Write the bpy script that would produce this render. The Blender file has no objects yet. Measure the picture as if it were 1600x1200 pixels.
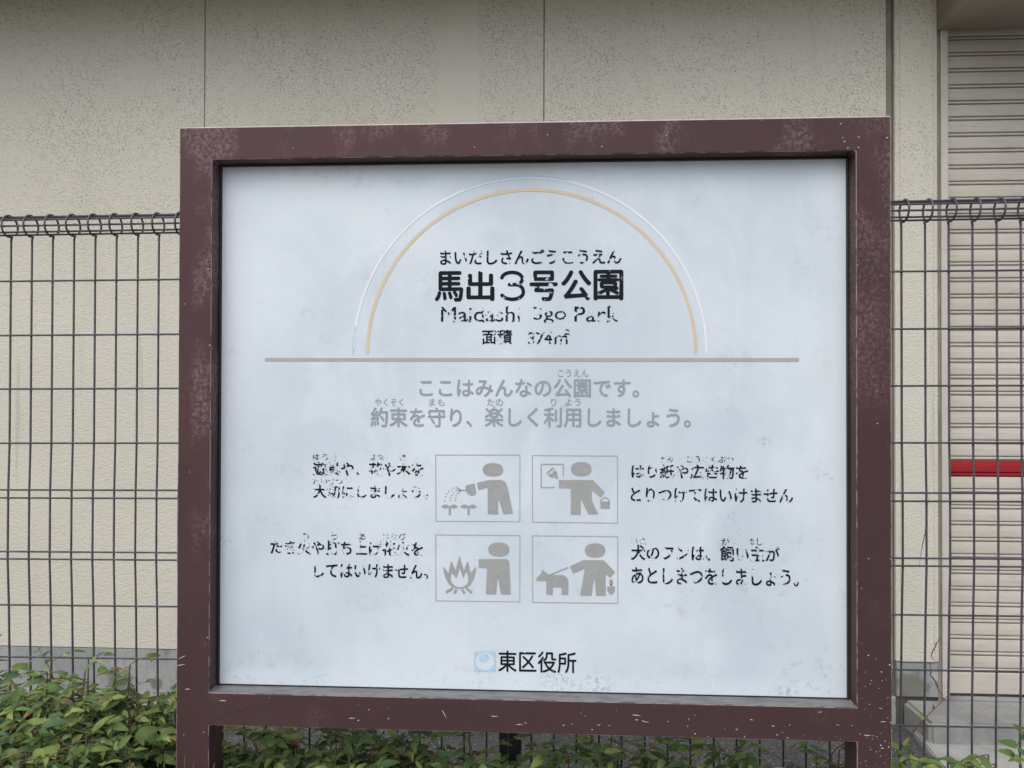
import bpy, bmesh, math, random
from mathutils import Vector, Matrix
R_=math.radians
S=bpy.context.scene
COL=S.collection

# ------------------------------------------------------------ camera
F=1202.0                                   # focal length in pixels of a 1600 px wide picture
ya,pi_,ro=0.05295903,-0.0090921,0.00221495
def rotm(a,b,c):
    ca,sa,cb,sb,cc,sc=math.cos(a),math.sin(a),math.cos(b),math.sin(b),math.cos(c),math.sin(c)
    Ry=Matrix(((ca,0,sa),(0,1,0),(-sa,0,ca)));Rx=Matrix(((1,0,0),(0,cb,-sb),(0,sb,cb)));Rz=Matrix(((cc,-sc,0),(sc,cc,0),(0,0,1)))
    return Rz@Rx@Ry
RM=rotm(ya,pi_,ro)
Cs=-(RM.transposed()@Vector((0.02654508,0.08032018,1.45)))   # camera in sign coordinates (x right, y down, z away)
def s2w(v): return Vector((v[0],v[2],-v[1]))
CAMZ=1.40
c0=s2w(Cs); ZOFF=CAMZ-c0.z                 # opening centre of the sign is at z = ZOFF
CAM=Vector((c0.x,c0.y,CAMZ))
right=s2w(RM.transposed()@Vector((1,0,0)));down=s2w(RM.transposed()@Vector((0,1,0)));fwd=s2w(RM.transposed()@Vector((0,0,1)))
def at(px,py,Y):
    d=right*((px-800)/F)+down*((py-600)/F)+fwd
    return CAM+d*((Y-CAM.y)/d.y)
cd=bpy.data.cameras.new('camera');cam=bpy.data.objects.new('camera',cd);COL.objects.link(cam)
cd.sensor_width=36;cd.lens=F/1600*36;cd.clip_end=2000;cd.clip_start=.02
m=Matrix((right,-down,-fwd)).transposed().to_4x4();m.translation=CAM;cam.matrix_world=m
S.camera=cam
# ------------------------------------------------------------ light
SUN_EL,SUN_AZ=R_(52),R_(200)               # from behind the camera, a veiled sky
w=bpy.data.worlds.new("World");S.world=w;w.use_nodes=True
nt=w.node_tree;bg=nt.nodes['Background'];sky=nt.nodes.new('ShaderNodeTexSky');sky.sky_type='NISHITA'
sky.sun_disc=False;sky.sun_elevation=SUN_EL;sky.sun_rotation=SUN_AZ;sky.dust_density=4.0;sky.air_density=1.2;sky.ozone_density=1.0
nt.links.new(sky.outputs[0],bg.inputs[0]);bg.inputs[1].default_value=0.135
sl=bpy.data.lights.new('sun','SUN');sl.energy=.85;sl.angle=R_(75);sl.color=(1,.985,.97)
so=bpy.data.objects.new('sun',sl);COL.objects.link(so)
sd=Vector((math.sin(SUN_AZ)*math.cos(SUN_EL),math.cos(SUN_AZ)*math.cos(SUN_EL),math.sin(SUN_EL)))
so.rotation_euler=sd.to_track_quat('Z','Y').to_euler();so.location=sd*20
vs=S.view_settings;vs.view_transform='Standard';vs.look='None';vs.gamma=1;vs.use_curve_mapping=False
vs.exposure=0.35

# ------------------------------------------------------------ node helper
class NT:
    def __init__(s,name):
        s.m=bpy.data.materials.new(name);s.m.use_nodes=True;s.t=s.m.node_tree;s.b=s.t.nodes['Principled BSDF']
        s.tc=None
    def n(s,k,**kw):
        x=s.t.nodes.new(k)
        for a,b in kw.items():setattr(x,a,b)
        return x
    def L(s,a,b):s.t.links.new(a,b)
    def put(s,sock,v):
        if isinstance(v,(int,float)):sock.default_value=v
        elif isinstance(v,(tuple,list)):sock.default_value=tuple(v)+((1,) if len(v)==3 and len(sock.default_value)==4 else ())
        else:s.L(v,sock)
    def obj(s):
        if not s.tc:s.tc=s.n('ShaderNodeNewGeometry')
        return s.tc.outputs['Position']
    def mapp(s,scale=(1,1,1),loc=(0,0,0),rot=(0,0,0)):
        mp=s.n('ShaderNodeMapping');s.L(s.obj(),mp.inputs[0]);mp.inputs['Scale'].default_value=scale;mp.inputs['Location'].default_value=loc;mp.inputs['Rotation'].default_value=rot
        return mp.outputs[0]
    def noise(s,scale,detail=4,rough=.55,vec=None,dist=0):
        x=s.n('ShaderNodeTexNoise');x.inputs['Scale'].default_value=scale;x.inputs['Detail'].default_value=detail;x.inputs['Roughness'].default_value=rough
        x.inputs['Distortion'].default_value=dist;s.L(vec or s.obj(),x.inputs['Vector']);return x.outputs['Fac']
    def voro(s,scale,vec=None,feature='F1'):
        x=s.n('ShaderNodeTexVoronoi',feature=feature);x.inputs['Scale'].default_value=scale;s.L(vec or s.obj(),x.inputs['Vector']);return x
    def ramp(s,f,a,b,lo=0.,hi=1.):
        x=s.n('ShaderNodeMapRange',interpolation_type='SMOOTHSTEP');s.put(x.inputs[0],f);x.inputs[1].default_value=a;x.inputs[2].default_value=b;x.inputs[3].default_value=lo;x.inputs[4].default_value=hi
        return x.outputs[0]
    def mth(s,op,a,b=0.):
        x=s.n('ShaderNodeMath',operation=op);s.put(x.inputs[0],a);s.put(x.inputs[1],b);return x.outputs[0]
    def mix(s,f,a,b,mode='MIX'):
        x=s.n('ShaderNodeMix',data_type='RGBA',blend_type=mode);s.put(x.inputs[0],f);s.put(x.inputs[6],a);s.put(x.inputs[7],b);return x.outputs[2]
    def sep(s):
        x=s.n('ShaderNodeSeparateXYZ');s.L(s.obj(),x.inputs[0]);return x.outputs
    def bump(s,h,strength=.3,dist=.002):
        x=s.n('ShaderNodeBump');x.inputs['Strength'].default_value=strength;x.inputs['Distance'].default_value=dist;s.L(h,x.inputs['Height']);s.L(x.outputs[0],s.b.inputs['Normal'])
    def done(s,col,rough=.6,metal=0.,spec=.5):
        s.put(s.b.inputs['Base Color'],col);s.put(s.b.inputs['Roughness'],rough);s.b.inputs['Metallic'].default_value=metal;s.b.inputs['Specular IOR Level'].default_value=spec
        return s.m
def band(M,x,c,hw,soft):   # 1 inside |x-c|<hw
    d=M.mth('ABSOLUTE',M.mth('SUBTRACT',x,c));return M.ramp(d,hw,hw+soft,1,0)

# ------------------------------------------------------------ object helpers
ORG={}
def empty(name,loc,label,cat,group=None):
    o=bpy.data.objects.new(name,None);COL.objects.link(o);o.location=loc;o.empty_display_size=.1;ORG[o]=Vector(loc)
    o['label']=label;o['category']=cat
    if group:o['group']=group
    return o
def link(name,me,mats=None,parent=None,label=None,kind=None):
    """mesh given in world coordinates"""
    o=bpy.data.objects.new(name,me);COL.objects.link(o)
    if mats:
        for x in (mats if isinstance(mats,(list,tuple)) else [mats]):me.materials.append(x)
    if parent is not None:
        o.parent=parent;o.location=-ORG.get(parent,Vector())if parent in ORG else Vector()
    if label:o['label']=label
    if kind:o['kind']=kind
    return o
def tom(bm,name='mesh',smooth=False):
    me=bpy.data.meshes.new(name);bm.to_mesh(me);bm.free()
    if smooth:
        for p in me.polygons:p.use_smooth=True
    return me
def add_box(bm,x0,x1,y0,y1,z0,z1):
    r=bmesh.ops.create_cube(bm,size=1)['verts']
    for v in r:v.co=Vector(((x0+x1)/2+v.co.x*(x1-x0),(y0+y1)/2+v.co.y*(y1-y0),(z0+z1)/2+v.co.z*(z1-z0)))
    return r
def box(name,x0,x1,y0,y1,z0,z1,mats,parent=None,bev=0,seg=2,edgemat=-1,**k):
    bm=bmesh.new();add_box(bm,x0,x1,y0,y1,z0,z1)
    if bev:bmesh.ops.bevel(bm,geom=bm.edges[:],offset=bev,segments=seg,affect='EDGES',profile=.5,material=edgemat)
    return link(name,tom(bm,name),mats,parent,**k)
def tube(bm,pts,r,n=6,cap=True):
    rings=[];P=[Vector(p) for p in pts];rr=r if isinstance(r,(list,tuple)) else [r]*len(P)
    prev=None
    for i,p in enumerate(P):
        t=(P[min(i+1,len(P)-1)]-P[max(i-1,0)]).normalized()
        if prev is None:
            a=t.orthogonal().normalized()
        else:
            a=(prev-t*prev.dot(t)).normalized()
        prev=a;b=t.cross(a)
        rings.append([bm.verts.new(p+(a*math.cos(2*math.pi*k/n)+b*math.sin(2*math.pi*k/n))*rr[i]) for k in range(n)])
    for i in range(len(rings)-1):
        for k in range(n):
            f=bm.faces.new((rings[i][k],rings[i][(k+1)%n],rings[i+1][(k+1)%n],rings[i+1][k]));f.smooth=True
    if cap:
        bm.faces.new(rings[0][::-1]);bm.faces.new(rings[-1])

# ------------------------------------------------------------ planes of depth
YS=0.0; DEPTH=.0394; YP=DEPTH
YF=CAM.y*0+ (1.722-1.452)                   # fence plane
YW=CAM.y+3.40                               # wall plane
YSH=YW+.045                                 # shutter plane

# ============================================================ MATERIALS
def m_wall():
    M=NT('render_wall');x,y,z=M.sep()
    big=M.noise(1.3,4);st=M.noise(9,4,vec=M.mapp((1,1,.08)))
    col=M.mix(M.ramp(big,.3,.7),(.625,.613,.535),(.675,.662,.585))
    col=M.mix(M.ramp(st,.5,.8,0,.18),col,(.42,.41,.35))
    vor=M.voro(185);den=M.noise(2.6,3);den2=M.noise(30,3)
    xb=band(M,x,at(715,100,YW).x,.075,.03)
    thr=M.mth('MULTIPLY',M.ramp(M.mth('ADD',M.mth('MULTIPLY',den,.6),M.mth('MULTIPLY',den2,.4)),.36,.60,.30,.62),M.mth('SUBTRACT',1.,M.mth('MULTIPLY',xb,.8)))
    zf=M.ramp(z,1.5,2.5,.6,1.);thr=M.mth('MULTIPLY',thr,zf)
    rnd=M.n('ShaderNodeSeparateColor');M.L(vor.outputs['Color'],rnd.inputs[0])
    sp=M.mth('LESS_THAN',vor.outputs['Distance'],M.mth('MULTIPLY',thr,M.mth('POWER',rnd.outputs[1],1.0)))
    sp=M.mth('MULTIPLY',sp,M.mth('MULTIPLY',M.ramp(rnd.outputs[0],.1,.95,.1,.7),M.ramp(z,1.9,2.5,.5,1)))
    col=M.mix(sp,col,(.11,.11,.09))
    fine=M.noise(300,3,.7);col=M.mix(M.ramp(fine,.42,.7,0,.34),col,(.30,.29,.235))
    # a few run marks low on the wall
    rn=M.noise(14,3,vec=M.mapp((1,1,.05),(3,0,0)));lowz=band(M,z,1.2,.35,.3)
    col=M.mix(M.mth('MULTIPLY',M.ramp(rn,.62,.74,0,.35),lowz),col,(.28,.29,.24))
    h=M.noise(70,5,.6,vec=M.mapp((1,1,2.0)));h2=M.noise(260,2)
    M.bump(M.mth('ADD',h,M.mth('MULTIPLY',h2,.3)),.6,.008)
    return M.done(col,.85,spec=.25)
def m_base():
    M=NT('base_concrete');x,y,z=M.sep()
    a=M.noise(3.0,5);b=M.noise(40,4)
    col=M.mix(M.ramp(a,.35,.65),(.27,.29,.30),(.36,.375,.375))
    col=M.mix(M.ramp(b,.4,.7,0,.4),col,(.20,.205,.20))
    s=M.noise(7,4,vec=M.mapp((1,1,1),(5,2,1)));col=M.mix(M.ramp(s,.58,.68,0,.6),col,(.15,.15,.12))
    for (sx_,sz_,ra,cc) in ((at(188,1062,YW).x,at(188,1062,YW).z,.07,(.14,.135,.105)),(at(245,1070,YW).x,at(245,1070,YW).z,.035,(.13,.13,.11)),(at(1425,1068,YW).x,at(1425,1075,YW).z,.085,(.15,.145,.105)),(at(1461,1056,YW).x,at(1461,1056,YW).z,.03,(.46,.47,.45))):
        d=M.mth('SQRT',M.mth('ADD',M.mth('POWER',M.mth('SUBTRACT',x,sx_),2.),M.mth('POWER',M.mth('SUBTRACT',z,sz_),2.)))
        d=M.mth('ADD',d,M.mth('MULTIPLY',M.mth('SUBTRACT',M.noise(16,4),.5),ra*1.6));col=M.mix(M.ramp(d,ra,ra*.55,0,.75),col,cc)
    M.bump(b,.3,.004);return M.done(col,.9,spec=.2)
def m_simple(name,a,b,sc=6,rough=.6,fine=90,metal=0,bump=.1,spec=.4):
    M=NT(name);n1=M.noise(sc,4);n2=M.noise(fine,3)
    col=M.mix(M.ramp(n1,.35,.65),a,b);col=M.mix(M.ramp(n2,.45,.75,0,.25),col,tuple(q*.6 for q in a))
    M.bump(n2,bump,.001);return M.done(col,rough,metal,spec)
def m_shutter(name,a,b,dirt):
    M=NT(name);n1=M.noise(2.2,4,vec=M.mapp((1,1,2)));n2=M.noise(30,4,vec=M.mapp((.5,1,2)))
    col=M.mix(M.ramp(n1,.35,.65),a,b);col=M.mix(M.ramp(n2,.5,.8,0,.35),col,dirt)
    sp=M.noise(160,1);col=M.mix(M.ramp(sp,.72,.76,0,.5),col,dirt)
    return M.done(col,.5,0,.35)
oTz=(at(280.5,199,0).z+at(1392,180.5,0).z)/2
def m_frame(worn=False):
    M=NT('worn_edge_paint' if worn else 'brown_paint');x,y,z=M.sep()
    a=M.noise(3.5,4);col=M.mix(M.ramp(a,.3,.7),(.064,.029,.034),(.084,.040,.045))
    fd=M.noise(7,3,vec=M.mapp((1,1,1),(2,0,4)));col=M.mix(M.ramp(fd,.5,.7,0,.6),col,(.062,.040,.041))
    col=M.mix(M.ramp(x,-.4,.62,0,.42),col,(.042,.024,.024))  # darker to the right: less chalked, and weaker sky reflection painted in
    # redder, more saturated brown low down
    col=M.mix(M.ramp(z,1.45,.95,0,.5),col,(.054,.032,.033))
    # chalky bloom in patches
    c1=M.noise(9,4,vec=M.mapp((1,1,.6),(1,0,2)));c2=M.noise(120,6,.75);patch=M.ramp(c1,.53,.72)
    le=band(M,x,at(322,600,0).x,.016,.02);le=M.mth('MULTIPLY',le,M.ramp(z,1.02,1.2));re=M.mth('MULTIPLY',M.ramp(x,at(1300,300,0).x,at(1350,300,0).x),M.ramp(z,1.3,1.6))
    tp=M.ramp(z,1.83,1.86,0,.7)
    reg=M.mth('MINIMUM',M.mth('ADD',M.mth('ADD',M.mth('MULTIPLY',patch,.3),M.mth('MULTIPLY',le,M.ramp(c1,.42,.6))),M.mth('ADD',M.mth('MULTIPLY',re,M.ramp(c1,.35,.6,0,.8)),M.mth('MULTIPLY',tp,M.ramp(c1,.5,.62)))),1.)
    haze=M.mth('MULTIPLY',reg,M.ramp(c2,.42,.62))
    col=M.mix(M.mth('MULTIPLY',haze,.34),col,(.38,.27,.28))
    g=M.mth('MULTIPLY',M.mth('GREATER_THAN',M.noise(340,2,.5),.69),M.ramp(reg,0,.4,.0,1));col=M.mix(M.mth('MULTIPLY',g,.6),col,(.55,.48,.47))
    # bare specks, most on the right post's foot and lower rail
    v=M.voro(105,M.mapp((1,1,1.6),(.3,0,.2),(0,.3,0)));rc=M.n('ShaderNodeSeparateColor');M.L(v.outputs['Color'],rc.inputs[0])
    dens=M.mth('ADD',M.mth('MULTIPLY',M.ramp(x,-.1,.75),M.ramp(z,1.05,.75)),.12)
    dn=M.noise(8,2,vec=M.mapp((1,1,1),(7,0,1)));dens=M.mth('MULTIPLY',dens,M.ramp(dn,.4,.6))
    spk=M.mth('MULTIPLY',M.mth('LESS_THAN',v.outputs['Distance'],M.mth('MULTIPLY',rc.outputs[1],.155)),M.mth('GREATER_THAN',M.mth('MULTIPLY',dens,1.),M.mth('MULTIPLY',rc.outputs[0],1.15)))
    col=M.mix(spk,col,(.62,.58,.56))
    # settled dust on faces that look up
    ge=M.n('ShaderNodeSeparateXYZ');M.L(M.tc.outputs['Normal'],ge.inputs[0])
    up=M.ramp(ge.outputs[2],.75,.98);dn2=M.noise(22,4,.6,vec=M.mapp((1,3,1)))
    col=M.mix(M.mth('MULTIPLY',up,M.ramp(dn2,.3,.62,.55,.95)),col,(.195,.21,.22))
    col=M.mix(M.mth('MULTIPLY',M.ramp(z,oTz-.0030,oTz-.0016),M.ramp(dn2,.3,.5,.6,1.)),col,(.62,.60,.56))
    if worn:
        wn=M.noise(35,3,vec=M.mapp((1,1,1),(4,4,4)));col=M.mix(M.ramp(wn,.40,.55,.12,.6),col,(.46,.38,.37))
    M.bump(M.noise(380,2),.06,.0006)
    return M.done(col,M.ramp(a,.3,.7,.5,.62),0,.25)
def m_panel():
    M=NT('faded_white_panel');x,y,z=M.sep()
    a=M.noise(3.2,5,.6);b=M.noise(1.6,3,vec=M.mapp((1,1,.6),(3,1,2)))
    col=M.mix(M.ramp(a,.35,.68),(.64,.725,.795),(.54,.63,.71))
    col=M.mix(M.ramp(b,.48,.66,0,.65),col,(.465,.555,.64))
    cl2=M.noise(5.5,5,.65,vec=M.mapp((1,1,.8),(9,2,4)),dist=.6);col=M.mix(M.ramp(cl2,.50,.68,0,.4),col,(.68,.77,.84))
    st=M.noise(16,3,vec=M.mapp((1,1,.12)));col=M.mix(M.ramp(st,.52,.72,0,.18),col,(.49,.54,.60))
    # clean rims near the frame
    zb,zt,xl,xr=at(830,1080,YP).z,at(830,253,YP).z,at(341,600,YP).x,at(1326,600,YP).x
    rim=M.mth('MAXIMUM',M.mth('MAXIMUM',M.ramp(x,xl+.035,xl+.015),M.ramp(x,xr-.06,xr-.02)),M.ramp(z,zb+.05,zb+.015))
    col=M.mix(M.mth('MULTIPLY',rim,.5),col,(.66,.75,.82))
    # grime: fine dark dots in clumps
    v=M.voro(190);rc=M.n('ShaderNodeSeparateColor');M.L(v.outputs['Color'],rc.inputs[0])
    cl=M.noise(11,4,.6,vec=M.mapp((1,1,1),(2,2,5)));bot=M.ramp(z,zb+.075,zb+.02);rs=M.mth('MULTIPLY',M.ramp(x,.2,.6),M.ramp(z,1.35,1.0))
    den=M.mth('ADD',M.ramp(cl,.52,.72,0,.55),M.mth('ADD',M.mth('MULTIPLY',bot,M.ramp(cl,.42,.6,.1,.5)),M.mth('MULTIPLY',rs,M.ramp(cl,.45,.62,0,.3))))
    dot=M.mth('MULTIPLY',M.mth('LESS_THAN',v.outputs['Distance'],M.mth('MULTIPLY',rc.outputs[2],.24)),M.mth('GREATER_THAN',M.mth('MULTIPLY',den,.6),rc.outputs[0]))
    sm=M.noise(60,3);dot=M.mth('MAXIMUM',M.mth('MULTIPLY',dot,.55),M.mth('MULTIPLY',M.mth('MULTIPLY',den,M.ramp(sm,.5,.68)),.28))
    col=M.mix(dot,col,(.20,.21,.20))
    # dirty lines where the panel meets the frame
    ed=M.mth('MAXIMUM',M.mth('MAXIMUM',M.ramp(x,xl+.0015,xl-.0015),M.ramp(x,xr-.0015,xr+.001)),0.)
    en=M.noise(50,3);col=M.mix(M.mth('MULTIPLY',ed,M.ramp(en,.42,.6)),col,(.06,.06,.05))
    for (px,py,ra,st_) in ((350,846,.022,.5),(405,1018,.012,.5),(870,1066,.05,.5),(930,1070,.05,.5),(1230,1080,.03,.45),(1290,745,.025,.4),(1195,690,.02,.5),(500,1060,.03,.25)):
        c_=at(px,py,YP);d=M.mth('SQRT',M.mth('ADD',M.mth('POWER',M.mth('SUBTRACT',x,c_.x),2.),M.mth('POWER',M.mth('MULTIPLY',M.mth('SUBTRACT',z,c_.z),1.6),2.)))
        col=M.mix(M.mth('MULTIPLY',M.ramp(d,ra,ra*.2),M.ramp(M.noise(130,4,.7),.48,.62,0,st_)),col,(.16,.17,.165))
    return M.done(col,.42,0,.35)
def m_print(name,colr,wear,ghost=.5,sc=115,gcol=(.72,.79,.84)):
    M=NT(name)
    if wear==0:
        n=M.noise(40,3);n2=M.noise(240,2);c=M.mix(M.ramp(n,.35,.7,0,.2),colr,tuple(min(1,q*1.35) for q in colr));c=M.mix(M.ramp(n2,.62,.7,0,.3),c,(.6,.63,.66));return M.done(c,.5,0,.3)
    v=M.voro(sc*1.55,vec=M.mapp((1,.01,1.1),(1.3*wear,0,.7)));vc=M.n('ShaderNodeSeparateColor');M.L(v.outputs['Color'],vc.inputs[0])
    n=M.noise(sc*.35,2,.5,vec=M.mapp((1,1,1),(1,0,wear)));n2=M.noise(sc*4,1,vec=M.mapp((1,1,1),(3,0,9)))
    q=M.mth('ADD',M.mth('MULTIPLY',vc.outputs[0],.62),M.mth('ADD',M.mth('MULTIPLY',M.mth('SUBTRACT',n,.5),.5),M.mth('MULTIPLY',M.mth('SUBTRACT',n2,.5),.07)))
    t=.62*wear
    keep=M.ramp(q,t-.012,t+.012)
    c=M.mix(keep,gcol,colr)
    al=M.mth('MAXIMUM',keep,ghost)
    M.L(al,M.b.inputs['Alpha'])
    return M.done(c,.6,0,.12)
def m_leaf():
    M=NT('leaf_green');ge=M.n('ShaderNodeNewGeometry');oi=M.n('ShaderNodeObjectInfo')
    r=M.mth('FRACT',M.mth('ADD',ge.outputs['Random Per Island'],M.mth('MULTIPLY',oi.outputs['Random'],1.0)))
    cr=M.n('ShaderNodeValToRGB');M.L(r,cr.inputs[0]);e=cr.color_ramp;e.interpolation='CONSTANT'
    stops=[(0,(.115,.200,.055)),(.14,(.165,.260,.075)),(.30,(.075,.150,.055)),(.42,(.20,.290,.090)),(.54,(.105,.185,.085)),(.64,(.25,.34,.095)),(.74,(.13,.200,.060)),(.84,(.32,.38,.12)),(.95,(.19,.17,.08)),(.985,(.32,.17,.09))]
    e.elements[0].position=0;e.elements[0].color=stops[0][1]+(1,);e.elements[1].position=stops[1][0];e.elements[1].color=stops[1][1]+(1,)
    for p,c in stops[2:]:q=e.elements.new(p);q.color=c+(1,)
    n=M.noise(45,3);col=M.mix(M.ramp(n,.35,.7,0,.5),cr.outputs[0],(.060,.090,.040))
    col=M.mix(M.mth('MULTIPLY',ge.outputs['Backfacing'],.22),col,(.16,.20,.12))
    # translucent blade
    tr=M.n('ShaderNodeBsdfTranslucent');M.L(M.mix(.5,col,(.16,.22,.05)),tr.inputs[0])
    ms=M.n('ShaderNodeMixShader');ms.inputs[0].default_value=.22;out=M.t.nodes['Material Output']
    M.L(M.b.outputs[0],ms.inputs[1]);M.L(tr.outputs[0],ms.inputs[2]);M.L(ms.outputs[0],out.inputs[0])
    return M.done(col,.55,0,.2)
def m_asphalt():
    M=NT('alley_asphalt');v=M.voro(130);rc=M.n('ShaderNodeSeparateColor');M.L(v.outputs['Color'],rc.inputs[0])
    a=M.noise(2.5,4);col=M.mix(M.ramp(a,.35,.65),(.055,.058,.060),(.080,.084,.086))
    col=M.mix(M.ramp(rc.outputs[0],.3,1,0,.7),col,(.14,.138,.13))
    col=M.mix(M.mth('MULTIPLY',M.mth('GREATER_THAN',rc.outputs[1],.95),M.mth('LESS_THAN',v.outputs['Distance'],.35)),col,(.42,.42,.40))
    n=M.noise(60,3);M.bump(M.mth('ADD',v.outputs['Distance'],n),.6,.006);return M.done(col,.9,0,.2)
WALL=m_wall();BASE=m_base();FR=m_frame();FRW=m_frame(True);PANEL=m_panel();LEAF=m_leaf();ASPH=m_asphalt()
SHUT=m_shutter('shutter_beige',(.52,.49,.435),(.57,.54,.485),(.31,.295,.26));SHR=m_shutter('shutter_red',(.30,.012,.017),(.36,.016,.022),(.25,.02,.02))
JAMB=m_shutter('guide_rail_paint',(.50,.48,.45),(.55,.535,.505),(.33,.30,.27));CANO=m_shutter('canopy_paint',(.24,.20,.155),(.30,.25,.20),(.15,.13,.10))
DARK=m_simple('dark_sealant',(.03,.03,.027),(.05,.05,.045));JOINT=m_simple('joint_filler',(.20,.195,.155),(.28,.27,.22),8,.9,60,bump=.5)
WIRE=m_simple('fence_wire_coating',(.062,.063,.076),(.095,.097,.115),30,.42,200,spec=.5);POSTM=m_simple('dark_brown_post',(.018,.016,.016),(.03,.026,.025),10,.6)
CONC=m_simple('pale_concrete',(.30,.31,.30),(.41,.415,.40),5,.9,50,bump=.4);CONW=m_simple('worn_concrete',(.24,.25,.245),(.33,.34,.33),7,.9,40,bump=.5)
SOIL=m_simple('soil',(.035,.028,.020),(.06,.05,.036),6,.95,70,bump=1);STEM=m_simple('twig_bark',(.085,.075,.040),(.14,.090,.05),20,.7,200)
STEMR=m_simple('red_twig',(.20,.045,.035),(.16,.05,.035),20,.6,200);STEMP=m_simple('dry_twig',(.38,.30,.20),(.30,.24,.16),20,.7,200)

# ============================================================ GROUND
def sheet(name,x0,x1,y0,y1,z,mat,kind='structure'):
    bm=bmesh.new();vs_=[bm.verts.new(p) for p in((x0,y0,z),(x1,y0,z),(x1,y1,z),(x0,y1,z))];bm.faces.new(vs_)
    return link(name,tom(bm),mat,kind=kind)
ZG=at(150,1102,YW).z
sheet('ground',-400,400,-400,400,ZG-.012,SOIL)
sheet('alley_asphalt_surface',-30,30,YF+.05,YW+.02,ZG,ASPH)
sheet('park_pavement',-30,30,-60,-.45,ZG-.004,m_simple('park_paving',(.20,.19,.175),(.27,.26,.24),3,.9,60,bump=.4))
# concrete apron in front of the shutter (a ramp slab with sloping left edge)
def prism(name,poly,z0,z1,mat,parent=None,bev=0,**k):
    bm=bmesh.new();b=[bm.verts.new((x,y,z0)) for x,y in poly];t=[bm.verts.new((x,y,z1)) for x,y in poly];n=len(poly)
    bm.faces.new(b[::-1]);bm.faces.new(t)
    for i in range(n):bm.faces.new((b[i],b[(i+1)%n],t[(i+1)%n],t[i]))
    bmesh.ops.recalc_face_normals(bm,faces=bm.faces[:])
    if bev:bmesh.ops.bevel(bm,geom=bm.edges[:],offset=bev,segments=2,affect='EDGES')
    return link(name,tom(bm),mat,parent,**k)
def atz(px,py,z):
    d=right*((px-800)/F)+down*((py-600)/F)+fwd;return CAM+d*((z-CAM.z)/d.z)
za=ZG+.03
p1=atz(1428,1141,za);p2=atz(1478,1204,za);p3=atz(1540,1290,za)
prism('concrete_apron',[(p1.x,p1.y),(p2.x,p2.y),(p3.x,YF+.08),(6,YF+.08),(6,p1.y)],ZG-.05,za,CONC,bev=.006,kind='structure')

# ============================================================ BUILDING
XL=-7.0;X1=at(320,100,YW).x;X2=at(850,100,YW).x;X3=at(1384.5,100,YW).x;X4=at(1397,100,YW).x;X5=at(1469,400,YW).x;X6=at(1482,400,YW).x
XR=X6+2.7;ZB=at(150,1012,YW).z;EZ=3.24;ZTOP=EZ-.001
bld=empty('building',(0,YW+2,ZG),'beige rendered building with a roller shutter behind the mesh fence','building')
pw=X2-X1;xs=[X1-3*pw,X1-2*pw,X1-pw,X1,X2,X3];g=.0019
for i in range(5):
    a,b=xs[i],xs[i+1]
    box('wall_panel',a+g,b-(g if i<4 else 0),YW,YW+.10,ZB,ZTOP,WALL,bld,bev=.002)
box('wall_backing',xs[0],X6-.02,YW+.012,YW+.2,ZG,ZTOP-.01,m_simple('brown_joint_sealant',(.10,.095,.075),(.13,.125,.10)),bld)  # brownish sealant colour behind the panel joints
# right-hand joint strip with filler and pilaster
box('joint_strip',X3+.002,X3+(X4-X3)*.80,YW+.006,YW+.05,ZB-.04,ZTOP,JOINT,bld,bev=.004)
ZP=at(1440,1034,YW).z
box('pilaster',X4,X5-.012,YW-.006,YW+.10,ZP,ZTOP,WALL,bld,bev=.005,seg=2)
box('pilaster_face',X4+.020,X5-.032,YW-.0095,YW-.0055,ZP+.002,ZTOP-.002,WALL,bld,bev=.0035,seg=2)
box('pilaster_base',X4+.004,X5-.014,YW-.004,YW+.10,at(1440,1089,YW).z,ZP-.004,BASE,bld,bev=.004)
box('base_course',xs[0],X4-.03,YW+.003,YW+.10,ZG-.05,ZB-.003,BASE,bld,bev=.004)
box('base_course',X4-.027,X4+.002,YW-.002,YW+.08,ZG-.05,at(1400,1089,YW).z,BASE,bld,bev=.003)
# guide rail of the shutter
zs0=at(1480,1083,YSH).z;ztopS=at(1500,48,YW).z
box('guide_rail',X5-.012,X5+.002,YW+.004,YSH+.05,zs0-.02,ZTOP-.05,JOINT,bld)
box('guide_rail',X5+.004,X6,YW-.004,YSH+.05,zs0-.01,ZTOP-.05,JAMB,bld,bev=.003)
shut=box('roller_shutter',X6+.001,XR,YSH+.016,YSH+.03,zs0,ZTOP-.05,DARK,bld)
# slats
zr=at(1540,720,YSH).z;pitch=(at(1540,720,YSH).z-at(1540,745.42,YSH).z)
prof=[(0,.010),(0,.002),(.02,0),(.30,-.0012),(.60,0),(.68,.001),(.70,.004),(.71,.013),(.765,.013),(.775,.003),(.80,.001),(.88,.001),(.905,.003),(.915,.013),(.985,.013),(.99,.010)]
bm=bmesh.new();rows=[]
for (t,dy) in prof:rows.append([bm.verts.new((0,dy,-t*pitch)),bm.verts.new((XR-X6-.004,dy,-t*pitch))])
for i in range(len(rows)-1):bm.faces.new((rows[i][0],rows[i+1][0],rows[i+1][1],rows[i][1]))
slat=tom(bm,'slat');slat.materials.append(SHUT);slr=slat.copy();slr.materials[0]=SHR
rnd=random.Random(3)
for k in range(-29,13):
    o=bpy.data.objects.new('slat',slr if k==0 else slat);COL.objects.link(o);o.parent=shut;o.location=(X6+.002,YSH+rnd.uniform(-.0007,.0007),zr-k*pitch)
    o.rotation_euler=(0,rnd.uniform(-.0004,.0004),0)
    if k==0:o['label']='bright red slat across the beige shutter'
box('bottom_rail',X6+.003,XR,YSH-.002,YSH+.02,zs0,zr-13*pitch-.001,SHUT,shut,bev=.003)
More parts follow.
